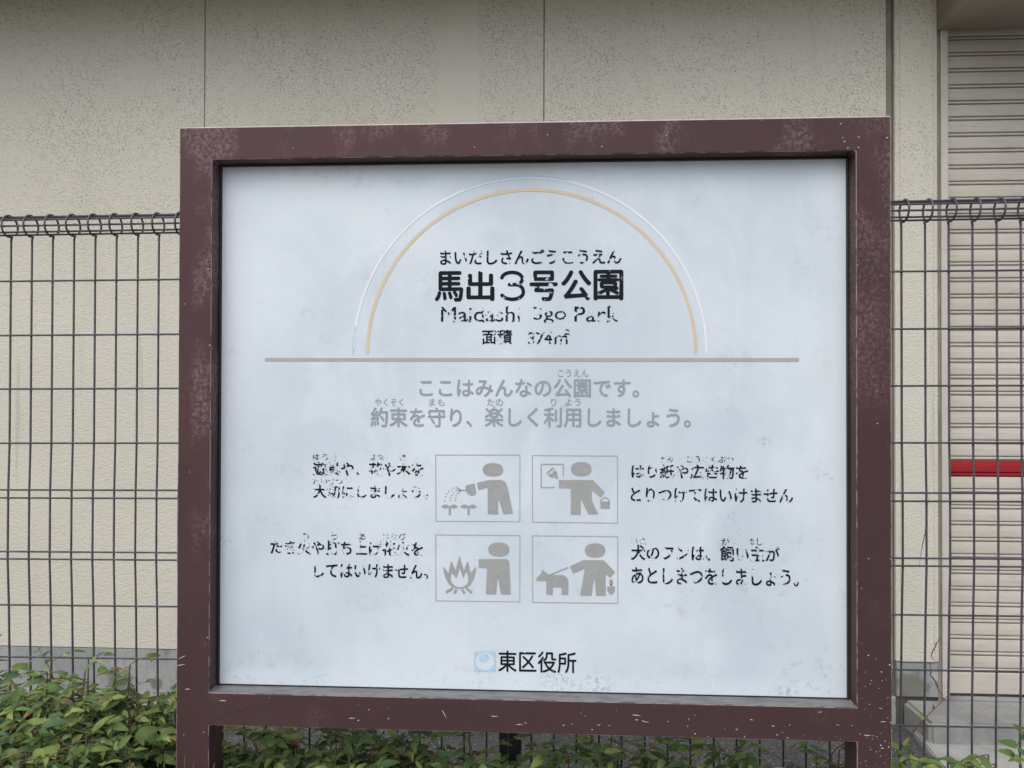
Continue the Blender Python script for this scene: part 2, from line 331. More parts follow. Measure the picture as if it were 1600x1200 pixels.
box('handle_slot',X6+.02,XR,YSH-.004,YSH+.01,zs0-.006,zs0-.001,DARK,shut)
# canopy box above the shutter
xc=at(1463,48,YW).x;zc=at(1463,48,YW-.002).z
cn=box('canopy_box',xc,XR+.3,YW-.50,YW-.002,zc,EZ-.002,CANO,bld,bev=.006)
box('drip_edge',xc-.004,XR+.3,YW-.506,YW-.495,zc-.006,zc+.02,CANO,cn,bev=.002)
# sill step below the shutter
yst=atz(1500,1131,zs0-.012).y
bm=bmesh.new();add_box(bm,X4+.03,XR+.3,yst,YW-.0005,ZG-.03,zs0-.012)
bmesh.ops.bevel(bm,geom=bm.edges[:],offset=.014,segments=3,affect='EDGES');link('door_step',tom(bm),CONW,bld)
box('threshold',X5,XR+.3,YW-.0,YSH+.06,ZG-.02,zs0-.010,CONW,bld)
# eave above (outside the frame, its shade is what darkens the wall's top)
box('eave',XL-1,8,YW-.56,YW+4,EZ,EZ+.16,m_simple('eave_board',(.26,.20,.13),(.30,.24,.16),4),bld,bev=.01)
box('roof_slab',XL-1,8,YW-.58,YW+4,EZ+.162,EZ+.3,m_simple('roof_sheet',(.1,.1,.1),(.14,.14,.14),4),bld)
# hairline cracks in the pilaster
def crack(pts,Y,wd=.0011):
    bm=bmesh.new();rr=random.Random(len(pts));P=[]
    for i in range(len(pts)-1):
        a,b=pts[i],pts[i+1]
        for k in range(5):
            t=k/5;P.append((a[0]+(b[0]-a[0])*t+rr.uniform(-.8,.8),a[1]+(b[1]-a[1])*t))
    P.append(pts[-1]);W=[at(x,y,Y) for x,y in P];n=len(W)
    tube(bm,W,[wd*(.35+.9*math.sin(math.pi*(i+.3)/n))*rr.uniform(.6,1.3) for i in range(n)],4)
    link('crack',tom(bm),DARK,bld)
crack([(1452,770),(1449,800),(1446,828),(1443,845),(1439,862),(1437,885)],YW-.0102)
crack([(1472,994),(1465,1002),(1459,1014),(1455,1024),(1458,1031)],YW-.0102,.0016)
crack([(1453,1035),(1455,1046),(1454,1055),(1462,1065),(1466,1078),(1473,1086)],YW-.0045,.0018)
# alley side kerb line of the building on the left
box('drain_edge',xs[0],X4-.04,YW-.07,YW+.002,ZG-.05,ZG+.006,CONW,bld,bev=.003)

# ============================================================ FENCE
fx0=at(17.5,375,YF).x;fx1=at(1594.6,375,YF).x;nw=round((fx1-fx0)/.05);wp=(fx1-fx0)/nw
print('fence pitch',wp,nw,'ZG',ZG,'ZB',ZB,'slat',pitch,'pw',pw)
fence=empty('mesh_fence',(at(797,1170,YF).x,YF,ZG),'dark grey welded wire mesh fence with rolled top running behind the sign','fence')
def lin(a,xa,b,xb):
    p,q=at(xa,a,YF),at(xb,b,YF);return lambda x:p.z+(q.z-p.z)*(x-p.x)/(q.x-p.x)
zrail=lin(352.8,150,329.5,1500)
fz_top=zrail(CAM.x)
rowpx=[(440,424),(524.5,514),(608,603),(692.5,692),(765,770),(777.5,783),(861,872),(872.5,884),(945,961.5),(1027,1048.5),(1110,1137)]
xl_,xr_=30,1500
def rowz(a,b):return (at(xl_,a,YF).z+at(xr_,b,YF).z)/2
zr_=[rowz(a,b) for a,b in rowpx];rowf=[lin(a,xl_,b,xr_) for a,b in rowpx]
z=zr_[-1]
while z>ZG+.15:
    z-=.125;zr_.append(z);rowf.append((lambda z0:lambda x:z0+(x-CAM.x)*.004)(z))
zk=[(5,0),(zr_[3],0),(zr_[4],-.003),(zr_[7],-.003),(zr_[8],.002),(zr_[10],.009),(-1,.02)]
def foff(z):
    for i in range(len(zk)-1):
        (a,va),(b,vb)=zk[i],zk[i+1]
        if a>=z>=b:return va+(vb-va)*(a-z)/(a-b)
    return 0
rc=.0245;rw=.00235
zl=fz_top;yc=-.008       # loop centre
# vertical wire with loop, made once
bm=bmesh.new();pts=[(0,foff(ZG+.04),ZG+.04-zl)]
for zz in sorted(set([ZG+.1]+zr_)):
    pts.append((0,foff(zz),zz-zl))
pts+=[(0,0,-rc-.018),(0,.0,-rc-.006)]
tw=.004
for k in range(0,21):
    a=math.radians(-62-k*17.2)   # from the bottom rear round the front over the top to the back
    pts.append((0+tw*k/20,yc+rc*math.cos(a)*1.0,rc*math.sin(a)))
wires=[]
tube(bm,pts,rw,6);vm=tom(bm,'wire');vm.materials.append(WIRE)
i0=-14;i1=nw+12
for i in range(i0,i1+1):
    o=bpy.data.objects.new('vertical_wire',vm);COL.objects.link(o);o.parent=fence;o.location=Vector((fx0+i*wp+rnd.uniform(-.0006,.0006),YF,zrail(fx0+i*wp)))-ORG[fence]
    o.rotation_euler=(0,0,rnd.uniform(-.03,.03))
fa,fb=fx0+(i0-.4)*wp,fx0+(i1+.4)*wp
for zz,rf in zip(zr_,rowf):
    bm=bmesh.new();yy=YF+foff(zz)-2*rw*.9
    tube(bm,[(fa,yy,rf(fa)),(0,yy,rf(0)+.0006),(fb,yy,rf(fb))],rw*.95,6);link('horizontal_wire',tom(bm),WIRE,fence)
for a in (78,112,150,190,232,268):
    bm=bmesh.new();yy=YF+yc+(rc-2*rw*.8)*math.cos(R_(a))*1.0;zz=(rc-2*rw*.8)*math.sin(R_(a))
    tube(bm,[(fa,yy,zz+zrail(fa)),(fb,yy,zz+zrail(fb))],rw*.95,6);link('rail_wire',tom(bm),WIRE,fence)
xp=at(797.5,1170,YF+.03).x
for k in (-1,0,1):
    x=xp+k*2.0
    box('post',x-.0245,x+.0245,YF+.012,YF+.062,ZG-.1,zl-.03,POSTM,fence,bev=.004)

# ============================================================ SIGN
opL=(at(331.2,249.3,0).x+at(326.3,1082,0).x)/2;opR=(at(1337.7,234.7,0).x+at(1339,1106,0).x)/2
opT=(at(331.2,249.3,0).z+at(1337.7,234.7,0).z)/2;opB=(at(326.3,1082,0).z+at(1339,1106,0).z)/2
oL=(at(280.5,199,0).x+at(275.5,1150,0).x)/2;oR=(at(1392,180.5,0).x+at(1393.5,1150,0).x)/2
oT=(at(280.5,199,0).z+at(1392,180.5,0).z)/2;rB=(at(326,1134,0).z+at(1338,1159,0).z)/2
FD=.062
print('sign',opL,opR,opT,opB,oL,oR,oT,rB)
sign=empty('park_sign',((oL+oR)/2,FD/2,ZG),'weathered white park notice board in a brown metal frame on two posts','sign')
X=[oL,opL,opR,oR];Z=[ZG-.1,rB,opB,opT,oT]
bm=bmesh.new();V={}
def vv(i,j,y):
    if (i,j,y) not in V:V[(i,j,y)]=bm.verts.new((X[i],y,Z[j]))
    return V[(i,j,y)]
cells={(0,j) for j in range(4)}|{(2,j) for j in range(4)}|{(1,1),(1,3)}
for i,j in cells:
    bm.faces.new((vv(i,j,0),vv(i+1,j,0),vv(i+1,j+1,0),vv(i,j+1,0)))
    bm.faces.new((vv(i,j,FD),vv(i,j+1,FD),vv(i+1,j+1,FD),vv(i+1,j,FD)))
    for (di,dj,A,B) in ((-1,0,(0,0),(0,1)),(1,0,(1,0),(1,1)),(0,-1,(0,0),(1,0)),(0,1,(0,1),(1,1))):
        if (i+di,j+dj) not in cells:
            a=(i+A[0],j+A[1]);b=(i+B[0],j+B[1]);bm.faces.new((vv(*a,0),vv(*b,0),vv(*b,FD),vv(*a,FD)))
bmesh.ops.recalc_face_normals(bm,faces=bm.faces[:])
bmesh.ops.dissolve_limit(bm,angle_limit=.01,verts=bm.verts[:],edges=bm.edges[:])
ed=[e for e in bm.edges if len(e.link_faces)==2 and e.link_faces[0].normal.dot(e.link_faces[1].normal)<.5]
bmesh.ops.bevel(bm,geom=ed,offset=.0014,segments=2,affect='EDGES',material=1)
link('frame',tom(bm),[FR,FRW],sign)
# thin retaining beads round the panel
bw=.004
for nm,a in (('retaining_bead',(opL+.0005,opL+bw,YP-.006,YP+.006,opB+.0005,opT-.0005)),('retaining_bead',(opR-bw,opR-.0005,YP-.006,YP+.006,opB+.0005,opT-.0005)),
             ('retaining_bead',(opL+bw,opR-bw,YP-.006,YP+.006,opT-bw,opT-.0005))):
    box(nm,*a,POSTM,sign,bev=.0008)
box('retaining_bead',opL+bw,opR-bw,YP-.0012,YP+.006,opB+.0003,opB+.0026,POSTM,sign)
panel=box('panel',opL+.0008,opR-.0008,YP,YP+.004,opB+.0015,opT-.0008,PANEL,sign,bev=.0006)
box('back_sheet',opL+.0005,opR-.0005,YP+.006,YP+.018,opB+.0005,opT-.0005,m_simple('grey_back_sheet',(.2,.2,.2),(.26,.26,.26)),sign)

# ---- outlines -> flat print
def fillet(P,rc_,rv=.35,closed=True,thr=32):
    """round the sharp corners of a closed polyline; rc_ radius, rv factor for hollow corners"""
    n=len(P)
    if n<3:return P
    P=[Vector((p[0],p[1])) for p in P];Q=[]
    for i,p in enumerate(P):
        if (p-P[i-1]).length>1e-6:Q.append(p)
    P=Q;n=len(P)
    area=sum(P[i].x*P[(i+1)%n].y-P[(i+1)%n].x*P[i].y for i in range(n))/2
    el=[(P[(i+1)%n]-P[i]).length for i in range(n)]
    cor=[]
    for i in range(n):
        a=(P[i]-P[i-1]);b=(P[(i+1)%n]-P[i])
        if a.length<1e-9 or b.length<1e-9:continue
        cr=a.x*b.y-a.y*b.x;an=math.degrees(math.atan2(cr,a.dot(b)))
        if abs(an)>thr:cor.append((i,an))
    if not cor:return P
    cs=[0]
    for e in el:cs.append(cs[-1]+e)
    tot=cs[-1]
    def pt(s):
        s%=tot
        lo,hi=0,n
        while hi-lo>1:
            mid=(lo+hi)//2
            if cs[mid]<=s:lo=mid
            else:hi=mid
        return P[lo].lerp(P[(lo+1)%n],(s-cs[lo])/el[lo] if el[lo]>0 else 0)
    out=[];m_=len(cor)
    R=[]
    for k,(i,an) in enumerate(cor):
        dn=(cs[cor[(k+1)%m_][0]]-cs[i])%tot or tot;dp=(cs[i]-cs[cor[k-1][0]])%tot or tot
        conv=(an>0)==(area>0);r=rc_ if conv else rc_*rv
        R.append(min(r,dn*.5,dp*.5))
    for k,(i,an) in enumerate(cor):
        r=R[k];s=cs[i];a=pt(s-r);b=pt(s+r);c=P[i]
        for t in (0,.2,.4,.6,.8,1):
            q=a*(1-t)**2+c*(2*t*(1-t)*.98+.0)+b*t*t
            w_=(1-t)**2+2*t*(1-t)*.98+t*t;out.append(q/w_)
        j,_=cor[(k+1)%m_];s1=s+r;s2=s+((cs[j]-s)%tot or tot)-R[(k+1)%m_]
        idx=(i+1)%n;cnt=0
        while cnt<n:
            d=(cs[idx]-s)%tot
            if d==0 or d>=(s2-s)-1e-9 :break
            if d>r+1e-9:out.append(P[idx])
            idx=(idx+1)%n;cnt+=1
    return out
def fill(loops,off=0.):
    """triangulate by winding number, so overlapping strokes of a glyph stay solid"""
    from mathutils.geometry import delaunay_2d_cdt
    LL=[]
    for L in loops:
        Q=[]
        for p in L:
            p=Vector((p[0],p[1]))
            if not Q or (p-Q[-1]).length>1e-7:Q.append(p)
        while len(Q)>2 and (Q[0]-Q[-1]).length<1e-7:Q.pop()
        if len(Q)>2:LL.append(Q)
    ar=[sum(Q[i].x*Q[(i+1)%len(Q)].y-Q[(i+1)%len(Q)].x*Q[i].y for i in range(len(Q)))/2 for Q in LL]
    big=max(ar,key=abs);sg=1 if big>0 else -1
    if off:
        for Q in LL:
            n=len(Q);N=[]
            for i in range(n):
                t=(Q[(i+1)%n]-Q[i]);u=(Q[i]-Q[i-1]);t.normalize();u.normalize()
                v=Vector(((t+u).y,-(t+u).x))
                if v.length<1e-6:v=Vector((t.y,-t.x))
                v.normalize();N.append(v*off*sg)
            for i in range(n):Q[i]=Q[i]+N[i]
    V_=[];E_=[]
    for Q in LL:
        b=len(V_);n=len(Q);V_+=Q;E_+=[(b+i,b+(i+1)%n) for i in range(n)]
    vo,eo,fo,_,_,_=delaunay_2d_cdt(V_,E_,[],0,1e-7)
    segs=[(Q[i],Q[(i+1)%len(Q)]) for Q in LL for i in range(len(Q))]
    out=[]
    for f in fo:
        c=sum((vo[i] for i in f),Vector((0,0)))/len(f);wn=0
        for p,q in segs:
            if (p.y<=c.y)!=(q.y<=c.y):
                x=p.x+(c.y-p.y)/(q.y-p.y)*(q.x-p.x)
                if x>c.x:wn+=1 if q.y>p.y else -1
        if wn*sg>0:out.append(tuple(f))
    return [(v.x,v.y) for v in vo],out
def outline(body):
    c=bpy.data.curves.new('t','FONT');c.body=body;o=bpy.data.objects.new('t',c);COL.objects.link(o)
    for q in bpy.context.selected_objects:q.select_set(False)
    o.select_set(True);bpy.context.view_layer.objects.active=o
    bpy.ops.object.convert(target='CURVE');o=bpy.context.view_layer.objects.active;loops=[]
    for s in o.data.splines:
        bp=s.bezier_points;n=len(bp);L=[]
        for i in range(n):
            a,b=bp[i],bp[(i+1)%n];p0,p1,p2,p3=a.co,a.handle_right,b.handle_left,b.co
            straight=((p1-p0).cross(p3-p0)).length<1e-5 and ((p2-p0).cross(p3-p0)).length<1e-5
            K=1 if straight else 5
            for k in range(K):
                t=k/K;q=p0*(1-t)**3+p1*3*t*(1-t)**2+p2*3*t*t*(1-t)+p3*t**3;L.append((q.x,q.y))
        loops.append(L)
    bpy.data.objects.remove(o);return loops
YT=YP-.0006
def flat(name,V_,F_,fn,mat,label=None,y=YT,parent=None):
    me=bpy.data.meshes.new(name);vs3=[fn(*p) for p in V_];me.from_pydata([(a,y,b) for a,b in vs3],[],F_)
    me.validate()
    for p in me.polygons:pass
    bm=bmesh.new();bm.from_mesh(me);bmesh.ops.delete(bm,geom=[v for v in bm.verts if not v.link_faces],context='VERTS');bmesh.ops.recalc_face_normals(bm,faces=bm.faces[:])
    for f in bm.faces:
        if f.normal.y>0:f.normal_flip()
    bm.to_mesh(me);bm.free()
    return link(name,me,mat,parent if parent is not None else panel,label=label)
def text(name,body,x0,y0,x1,y1,mat,off=.012,rr=.034,label=None):
    loops=[fillet(L,rr,.25) for L in outline(body)]
    V_,F_=fill(loops,off)
    ax=min(v[0] for v in V_);bx=max(v[0] for v in V_);ay=min(v[1] for v in V_);by=max(v[1] for v in V_)
    ym=(y0+y1)/2;xm=(x0+x1)/2
    Lx=at(x0,ym,YT).x;Rx=at(x1,ym,YT).x;Tz=at(xm,y0,YT).z;Bz=at(xm,y1,YT).z
    fn=lambda u,v:(Lx+(u-ax)/(bx-ax)*(Rx-Lx),Bz+(v-ay)/(by-ay)*(Tz-Bz))
    o=flat(name,V_,F_,fn,mat,label)
    if mat in (T_BODY,T_BODR,T_KANA,T_LAT,T_RUBY):
        rg=random.Random(body);me=o.data;me.materials.append(SOLID);bm=bmesh.new();bm.from_mesh(me)
        for L in outline(body):
            n=len(L);last=None
            for i in range(n):
                p,q,w2=Vector(L[i-1]),Vector(L[i]),Vector(L[(i+1)%n]);a=q-p;b=w2-q
                if a.length<1e-6 or b.length<1e-6:continue
                if abs(math.degrees(math.atan2(a.x*b.y-a.y*b.x,a.dot(b))))<62:continue
                if last is not None and (q-last).length<.13:continue
                last=q
                if rg.random()>(.3 if mat is T_LAT else .62):continue
                a_,b_=fn(q.x,q.y);rd=(Rx-Lx)/(bx-ax)*rg.uniform(.026,.042)
                vs_=[bm.verts.new((a_+rd*math.cos(k*math.pi/4),YT-.00015,b_+rd*math.sin(k*math.pi/4))) for k in range(8)]
                f=bm.faces.new(vs_);f.material_index=1
        bm.to_mesh(me);bm.free()
    return o
INK=(.008,.012,.018)
T_TITLE=m_print('title_ink',INK,-.03,.12,120);T_KANA=m_print('kana_ink',INK,.26,.3,95);T_LAT=m_print('latin_ink',INK,.33,.6,95)
T_BODY=m_print('body_ink',INK,.42,.6,95);T_BODR=m_print('body_ink_right',INK,.22,.5,90);T_RUBY=m_print('ruby_ink',INK,.62,.6,130);T_GOV=m_print('office_ink',INK,-.0001+.001,.1,90);SOLID=m_print('ink_residue',INK,0)
GREY=m_print('grey_print',(.265,.315,.34),0);TAUPE=m_print('taupe_print',(.315,.335,.335),0);TAN=m_print('tan_print',(.60,.52,.40),0);WHT=m_print('pale_print',(.70,.77,.84),0)
LINE=m_print('line_print',(.37,.375,.36),0);BLU=m_print('blue_print',(.42,.62,.80),.25,.5,150,(.55,.70,.80));BLP=m_print('pale_blue_print',(.60,.68,.76),0)
text('lettering','まいだしさんごうこうえん',687.6,389.6,970.7,413,T_KANA,.02)
def thick(P,wd):
    P=[Vector(p) for p in P];A=[];B=[];n=len(P)
    for i,p in enumerate(P):
        t=(P[min(i+1,n-1)]-P[max(i-1,0)]).normalized();nn=Vector((-t.y,t.x));A.append(p+nn*wd/2);B.append(p-nn*wd/2)
    def cap(c,v):return [c+Matrix.Rotation(-math.pi*k/6,2)@v for k in range(1,6)]
    return A+cap(P[-1],A[-1]-P[-1])+B[::-1]+cap(P[0],B[0]-P[0])
def three():
    up=[(659+76*math.cos(R_(a)),260-46*math.sin(R_(a))) for a in range(172,-1,-12)]+[(731,278),(716,295),(690,303),(665,304),(640,304)]
    lo=[(640,304),(690,304),(718,312),(735,330),(742,352)]+[(660+82*math.cos(R_(a)),362-50*math.sin(R_(a))) for a in range(0,-166,-12)]
    V_=[];F_=[]
    for P in (up,lo):
        L=[(660+x/4.706,380+y/4.706) for x,y in thick(P,26)];L=[(lambda q:Vector((q.x,q.z)))(at(x,y,YT)) for x,y in L]
        if sum(L[i].x*L[(i+1)%len(L)].y-L[(i+1)%len(L)].x*L[i].y for i in range(len(L)))<0:L=L[::-1]
        V_.append(L)
    v,f=fill(V_);flat('lettering',v,f,lambda a,b:(a,b),T_TITLE,'large black numeral of the park name')
three()
for ch,a,b,c,d in (('馬',92,205,300,430),('出',323,203,530,425),('号',787,200,995,425),('公',1022,198,1240,420),('園',1258,195,1478,420)):
    text('lettering',ch,660+a/4.706,380+b/4.706,660+c/4.706,380+d/4.706,T_TITLE,.024,.05,label='large black character of the park name')
text('lettering','Maidashi',689,479.3,812.5,502.6,T_LAT,.001,.02)
text('lettering','3go',833.5,479.3,884.5,505.6,T_LAT,.001,.02)
text('lettering','Park',897.5,478.8,966,502.6,T_LAT,.001,.02)
text('lettering','面積',753,514.8,800,537.7,T_KANA,.016)
text('lettering','374㎡',825.2,514.3,889.5,537.7,T_KANA,.010)
text('reading_aid','こうえん',871.7,577.5,919.5,589,GREY,.006)
text('lettering','ここはみんなの公園です。',655.3,592,998.6,621,GREY,.018,.04,label='pale grey first line of the notice')
for s,a,b in (('やくそく',585.3,630),('まも',670.5,694.4),('たの',761,785.8),('り',860.8,869),('よう',882.6,907)):
    text('reading_aid',s,a,622.7,b,634.3,GREY,.006)
text('lettering','約束を守り、',579,636.4,737.5,667.8,GREY,.018,.04,label='pale grey start of the notice\'s second line')
text('lettering','楽しく利用しましょう。',757.5,636.2,1079.4,667.8,GREY,.018,.04,label='pale grey end of the notice\'s second line')
for s,a,b,c,d in (('ゆうぐ',489,709.5,526.6,719.5),('はな',577,709.5,600,719.5),('き',624.5,709.5,634,719.5),('たいせつ',489,747,535,756.5),
  ('ひ',473,833,484.5,843.3),('う',518,832.5,527,843.5),('あ',560,833,571,843.5),('はなび',598,833,634,844),
  ('かみ',1032,712.5,1052,722.5),('こうこくぶつ',1073,712.5,1146,723),('いぬ',986.5,839,1009,851),('か',1127.4,841,1139.5,852),('ぬし',1168.5,841,1191,852)):
    text('reading_aid',s,a,b,c,d,T_RUBY,.008)
text('lettering','遊具や、花や木を',489,722,661.4,744,T_BODY,.024)
text('lettering','大切にしましょう。',490,758,669.4,778.8,T_BODY,.021)
text('lettering','たき火や打ち上げ花火を',422.4,845,660.7,867.6,T_BODY,.024)
text('lettering','してはいけません。',490.8,881,668.7,903.7,T_BODR,.020)
text('lettering','はり紙や広告物を',986.5,726,1168.8,748.3,T_BODR,.020)
text('lettering','とりつけてはいけません',985.4,762.6,1239,784.6,T_BODR,.016)
text('lettering','犬のフンは、飼い主が',986.5,852.6,1218,876.8,T_BODR,.020)
text('lettering','あとしまつをしましょう。',986.5,888,1248,914.5,T_BODR,.018)
text('lettering','東区役所',778.8,1017.5,900.6,1051,T_GOV,.012,.035,label='black office name at the foot of the panel')
# arches, rule
def pxp(P):return [(lambda q:(q.x,q.z))(at(x,y,YT)) for x,y in P]
ident=lambda a,b:(a,b)
def poly(name,P,mat,r=0.,label=None,y=YT,holes=()):
    loops=[[Vector(p) for p in pxp(P)]]+[[Vector(p) for p in pxp(h)] for h in holes]
    sa=lambda Q:sum(Q[i].x*Q[(i+1)%len(Q)].y-Q[(i+1)%len(Q)].x*Q[i].y for i in range(len(Q)))
    loops=[loops[0] if sa(loops[0])>0 else loops[0][::-1]]+[h if sa(h)<0 else h[::-1] for h in loops[1:]]
    if r:loops=[fillet(L,r,.8,thr=20) for L in loops]
    V_,F_=fill(loops);return flat(name,V_,F_,ident,mat,label,y)
def arc(name,c,r0,r1,a0,a1,mat,n=64,label=None,y=YT,sx=1.):
    P=[(c[0]+sx*r0*math.cos(R_(a0+(a1-a0)*k/n)),c[1]-r0*math.sin(R_(a0+(a1-a0)*k/n))) for k in range(n+1)]
    Q=[(c[0]+sx*r1*math.cos(R_(a0+(a1-a0)*k/n)),c[1]-r1*math.sin(R_(a0+(a1-a0)*k/n))) for k in range(n+1)]
    V_=pxp(P)+pxp(Q);F_=[(k,k+1,n+2+k,n+1+k) for k in range(n)];return flat(name,V_,F_,ident,mat,label,y)
arc('arch_line',(830.7,553),254.2,259.2,0,180,TAN,label='tan arch over the park name')
arc('arch_line',(828.3,553),274.0,277.6,0,178,WHT,label='faded white outer arch')
arc('arch_line',(828.3,553),276.6,278.2,78,112,BLU,24,y=YT-.0002,label='faint blue trace on top of the outer arch')
arc('arch_line',(828.3,553),275.5,277.6,171,180,BLU,8,y=YT-.0002,label='faint blue trace at the foot of the outer arch')
poly('rule_line',[(414,559.3),(1248,559.3),(1248,565),(414,564.6)],LINE,label='long grey rule under the park name')
# ---- pictograms (traced in a crop at 4.8x from (670,700))
def c7(P):return [(670+x/4.8,700+y/4.8) for x,y in P]
def stroke(name,P,wd,mat,r=0,**k):
    P=[Vector(p) for p in P];n=len(P);A=[];B=[]
    for i,p in enumerate(P):
        t=(P[min(i+1,n-1)]-P[max(i-1,0)]).normalized()
        if 0<i<n-1:
            t1=(P[i]-P[i-1]).normalized();t2=(P[i+1]-P[i]).normalized();nn=Vector((-t1.y,t1.x))+Vector((-t2.y,t2.x));l=nn.length;nn=nn/l;s=1/max(.3,nn.dot(Vector((-t1.y,t1.x))))
        else:nn=Vector((-t.y,t.x));s=1
        A.append(p+nn*wd/2*s);B.append(p-nn*wd/2*s)
    return poly(name,c7(A+B[::-1]),mat,r,**k)
def ell(cx,cy,rx,ry,n=40,pw_=2.3):
    o=[]
    for k in range(n):
        a=2*math.pi*k/n;c,s=math.cos(a),math.sin(a);o.append((cx+rx*math.copysign(abs(c)**(2/pw_),c),cy+ry*math.copysign(abs(s)**(2/pw_),s)))
    return o
def pframe(x0,y0,x1,y1,x2,y2,x3,y3,t=6):
    O=[(x0,y0),(x1,y1),(x2,y2),(x3,y3)];I=[(x0+t,y0+t),(x1-t,y1+t),(x2-t,y2-t),(x3+t,y3-t)]
    poly('pictogram_border',c7(O),LINE,holes=[c7(I)])
pframe(48,49,686,49,685,555,50,552);pframe(773,53,1418,57,1419,566,775,559);pframe(48,648,686,653,685,1156,50,1149);pframe(773,655,1420,661,1420,1168,776,1160)
RR=.0016
def pic(nm,P,r=RR,**k):return poly(nm,c7(P),TAUPE,r,**k)
pic('person_figure_head',ell(481,163,77,50),0)
pic('person_figure',[(360,262),(445,241),(548,239),(578,260),(592,300),(631,492),(558,496),(528,396),(519,396),(520,498),(442,496),(441,297),(372,316)],label='grey figure watering plants')
pic('watering_can',[(274,283),(343,265),(356,335),(345,352),(320,359),(292,347),(280,322)],.0012)
stroke('watering_can_spout',[(282,318),(232,317)],9,TAUPE)
pic('watering_can_rose',[(203,288),(212,290),(243,316),(232,325),(231,343),(224,336),(216,312)],0)
for x,y in ((192,300),(173,311),(150,325),(135,343),(125,365),(119,395),(205,318),(186,335),(172,355),(165,375),(160,395),(212,340),(205,358),(200,378),(197,395)):
    pic('water_drop',ell(x,y,5.5,5.5,8,2),0)
for dx in (0,141):
    pic('seedling',[(92+dx,441),(110+dx,427),(130+dx,423),(157+dx,436),(183+dx,423),(203+dx,427),(219+dx,441),(195+dx,454),(166+dx,447),(165+dx,503),(149+dx,503),(149+dx,447),(120+dx,454)],.0008)
pic('person_figure_head',ell(1143,158,77,53),0)
pic('person_figure',[(975,240),(1230,240),(1320,330),(1288,371),(1222,316),(1222,390),(1270,497),(1196,497),(1144,388),(1139,388),(1138,501),(1065,501),(1065,303),(975,302)],label='grey figure putting up a poster')
for P in ([(946,296),(843,296),(843,122),(1008,122),(1008,212)],):stroke('poster_outline',P,8,TAUPE)
stroke('brush_outline',[(912,212),(887,188),(930,148),(952,178),(948,184)],7,TAUPE)
stroke('brush_outline',[(900,172),(924,204)],5,TAUPE);stroke('brush_outline',[(916,160),(940,192)],5,TAUPE)
pic('brush_head',[(905,208),(950,175),(965,190),(962,205),(972,226),(960,236),(944,219),(925,223)],.0006)
pic('bucket',[(1286,402),(1358,402),(1357,455),(1288,453)],.0004)
arc('bucket_handle',(670+1322/4.8,700+404/4.8),28/4.8,36/4.8,0,180,TAUPE,16)
pic('person_figure_head',ell(525,761,79,52),0)
pic('person_figure',[(374,833),(585,833),(600,845),(605,870),(614,1099),(541,1099),(522,985),(514,985),(505,1099),(427,1097),(437,903),(374,898)],label='grey figure beside a bonfire')
poly('bonfire',c7([(107,887),(147,937),(168,844),(200,918),(230,807),(262,918),(292,844),(313,937),(355,889),(350,935),(338,980),(312,1024),(285,1048),(240,1056),(225,1056),(180,1048),(150,1020),(125,975),(112,930)]),TAUPE,0,holes=[c7([(178,935),(205,980),(233,900),(257,977),(280,925),(293,960),(297,995),(285,1022),(260,1040),(230,1045),(200,1038),(175,1015),(163,985),(166,955)])])
for a,b in (((180,1052),(128,1084)),((207,1060),(190,1092)),((250,1060),(268,1092)),((280,1052),(324,1086))):stroke('bonfire_log',[a,b],19,TAUPE)
pic('person_figure_head',ell(1247,768,77,54),0)
pic('person_figure',[(1057,887),(1160,841),(1312,841),(1397,930),(1362,974),(1326,945),(1326,1109),(1254,1109),(1246,992),(1238,992),(1220,1108),(1136,1106),(1170,905),(1080,943)],label='grey figure leading a dog')
pic('dog',[(806,978),(845,938),(847,911),(905,952),(1010,954),(1036,970),(1047,1000),(1046,1102),(995,1102),(995,1045),(930,1045),(929,1102),(882,1102),(880,998),(806,997)],.0010)
stroke('dog_leash',[(912,951),(1045,896)],10,TAUPE)
pic('trowel_handle',ell(1367,1006,15,22,24,2.2),0);pic('trowel',[(1360,1022),(1375,1022),(1375,1038),(1397,1038),(1395,1072),(1382,1093),(1367,1100),(1353,1092),(1340,1072),(1338,1038),(1360,1038)],.0008)
# emblem
def c8(P):return [(720+x/8,1000+y/8) for x,y in P]
poly('emblem_square',c8([(165,140),(436,137),(438,399),(168,400)]),BLU,label='faded blue square city emblem')
poly('emblem_ring',c8(ell(302,268,118,108,40,2)),BLP,y=YT-.0002,holes=[c8(ell(292,232,62,55,30,2))])
poly('emblem_knob',c8(ell(282,205,30,26,24,2)),BLP,y=YT-.0003,holes=[c8(ell(282,205,20,17,20,2))])
# scratches in the frame paint
SCR=m_simple('bare_scratch',(.62,.58,.56),(.55,.5,.49),30)
def scratch(P,wd=.9):
    W=[at(x,y,-.0003) for x,y in P];bm=bmesh.new();n=len(W)
    tube(bm,W,[wd/F*1.45*(.25 if i in(0,n-1) else .5) for i in range(n)],4);link('scratch',tom(bm),SCR,sign)
for P in ([(691,1110),(695,1117),(698,1124)],[(768,1119),(772,1119.3),(778,1119.2)],[(807,1132.5),(812,1131.8),(817,1132.8)],[(988,1117),(994,1117.6),(1001,1118)],[(343,1095),(349,1094.6),(354,1095.5)],[(289,1077),(293,1076.6),(297,1077)],[(317,1144),(320,1144.2)],[(286.5,1148),(288,1149)],[(1376,1128),(1380,1128),(1384,1127)],[(1350,1148.5),(1356,1149),(1361,1149.4)],[(279,1030),(284,1027),(290,1024.5)],[(277,1040),(283,1039),(289,1038)],[(545,1122),(550,1122.4),(555,1122)],[(1003,1126),(1008,1128),(1014,1128.6)],[(951,1134),(954,1134)],[(893,1131),(895,1131)]):
    scratch(P,1.3)

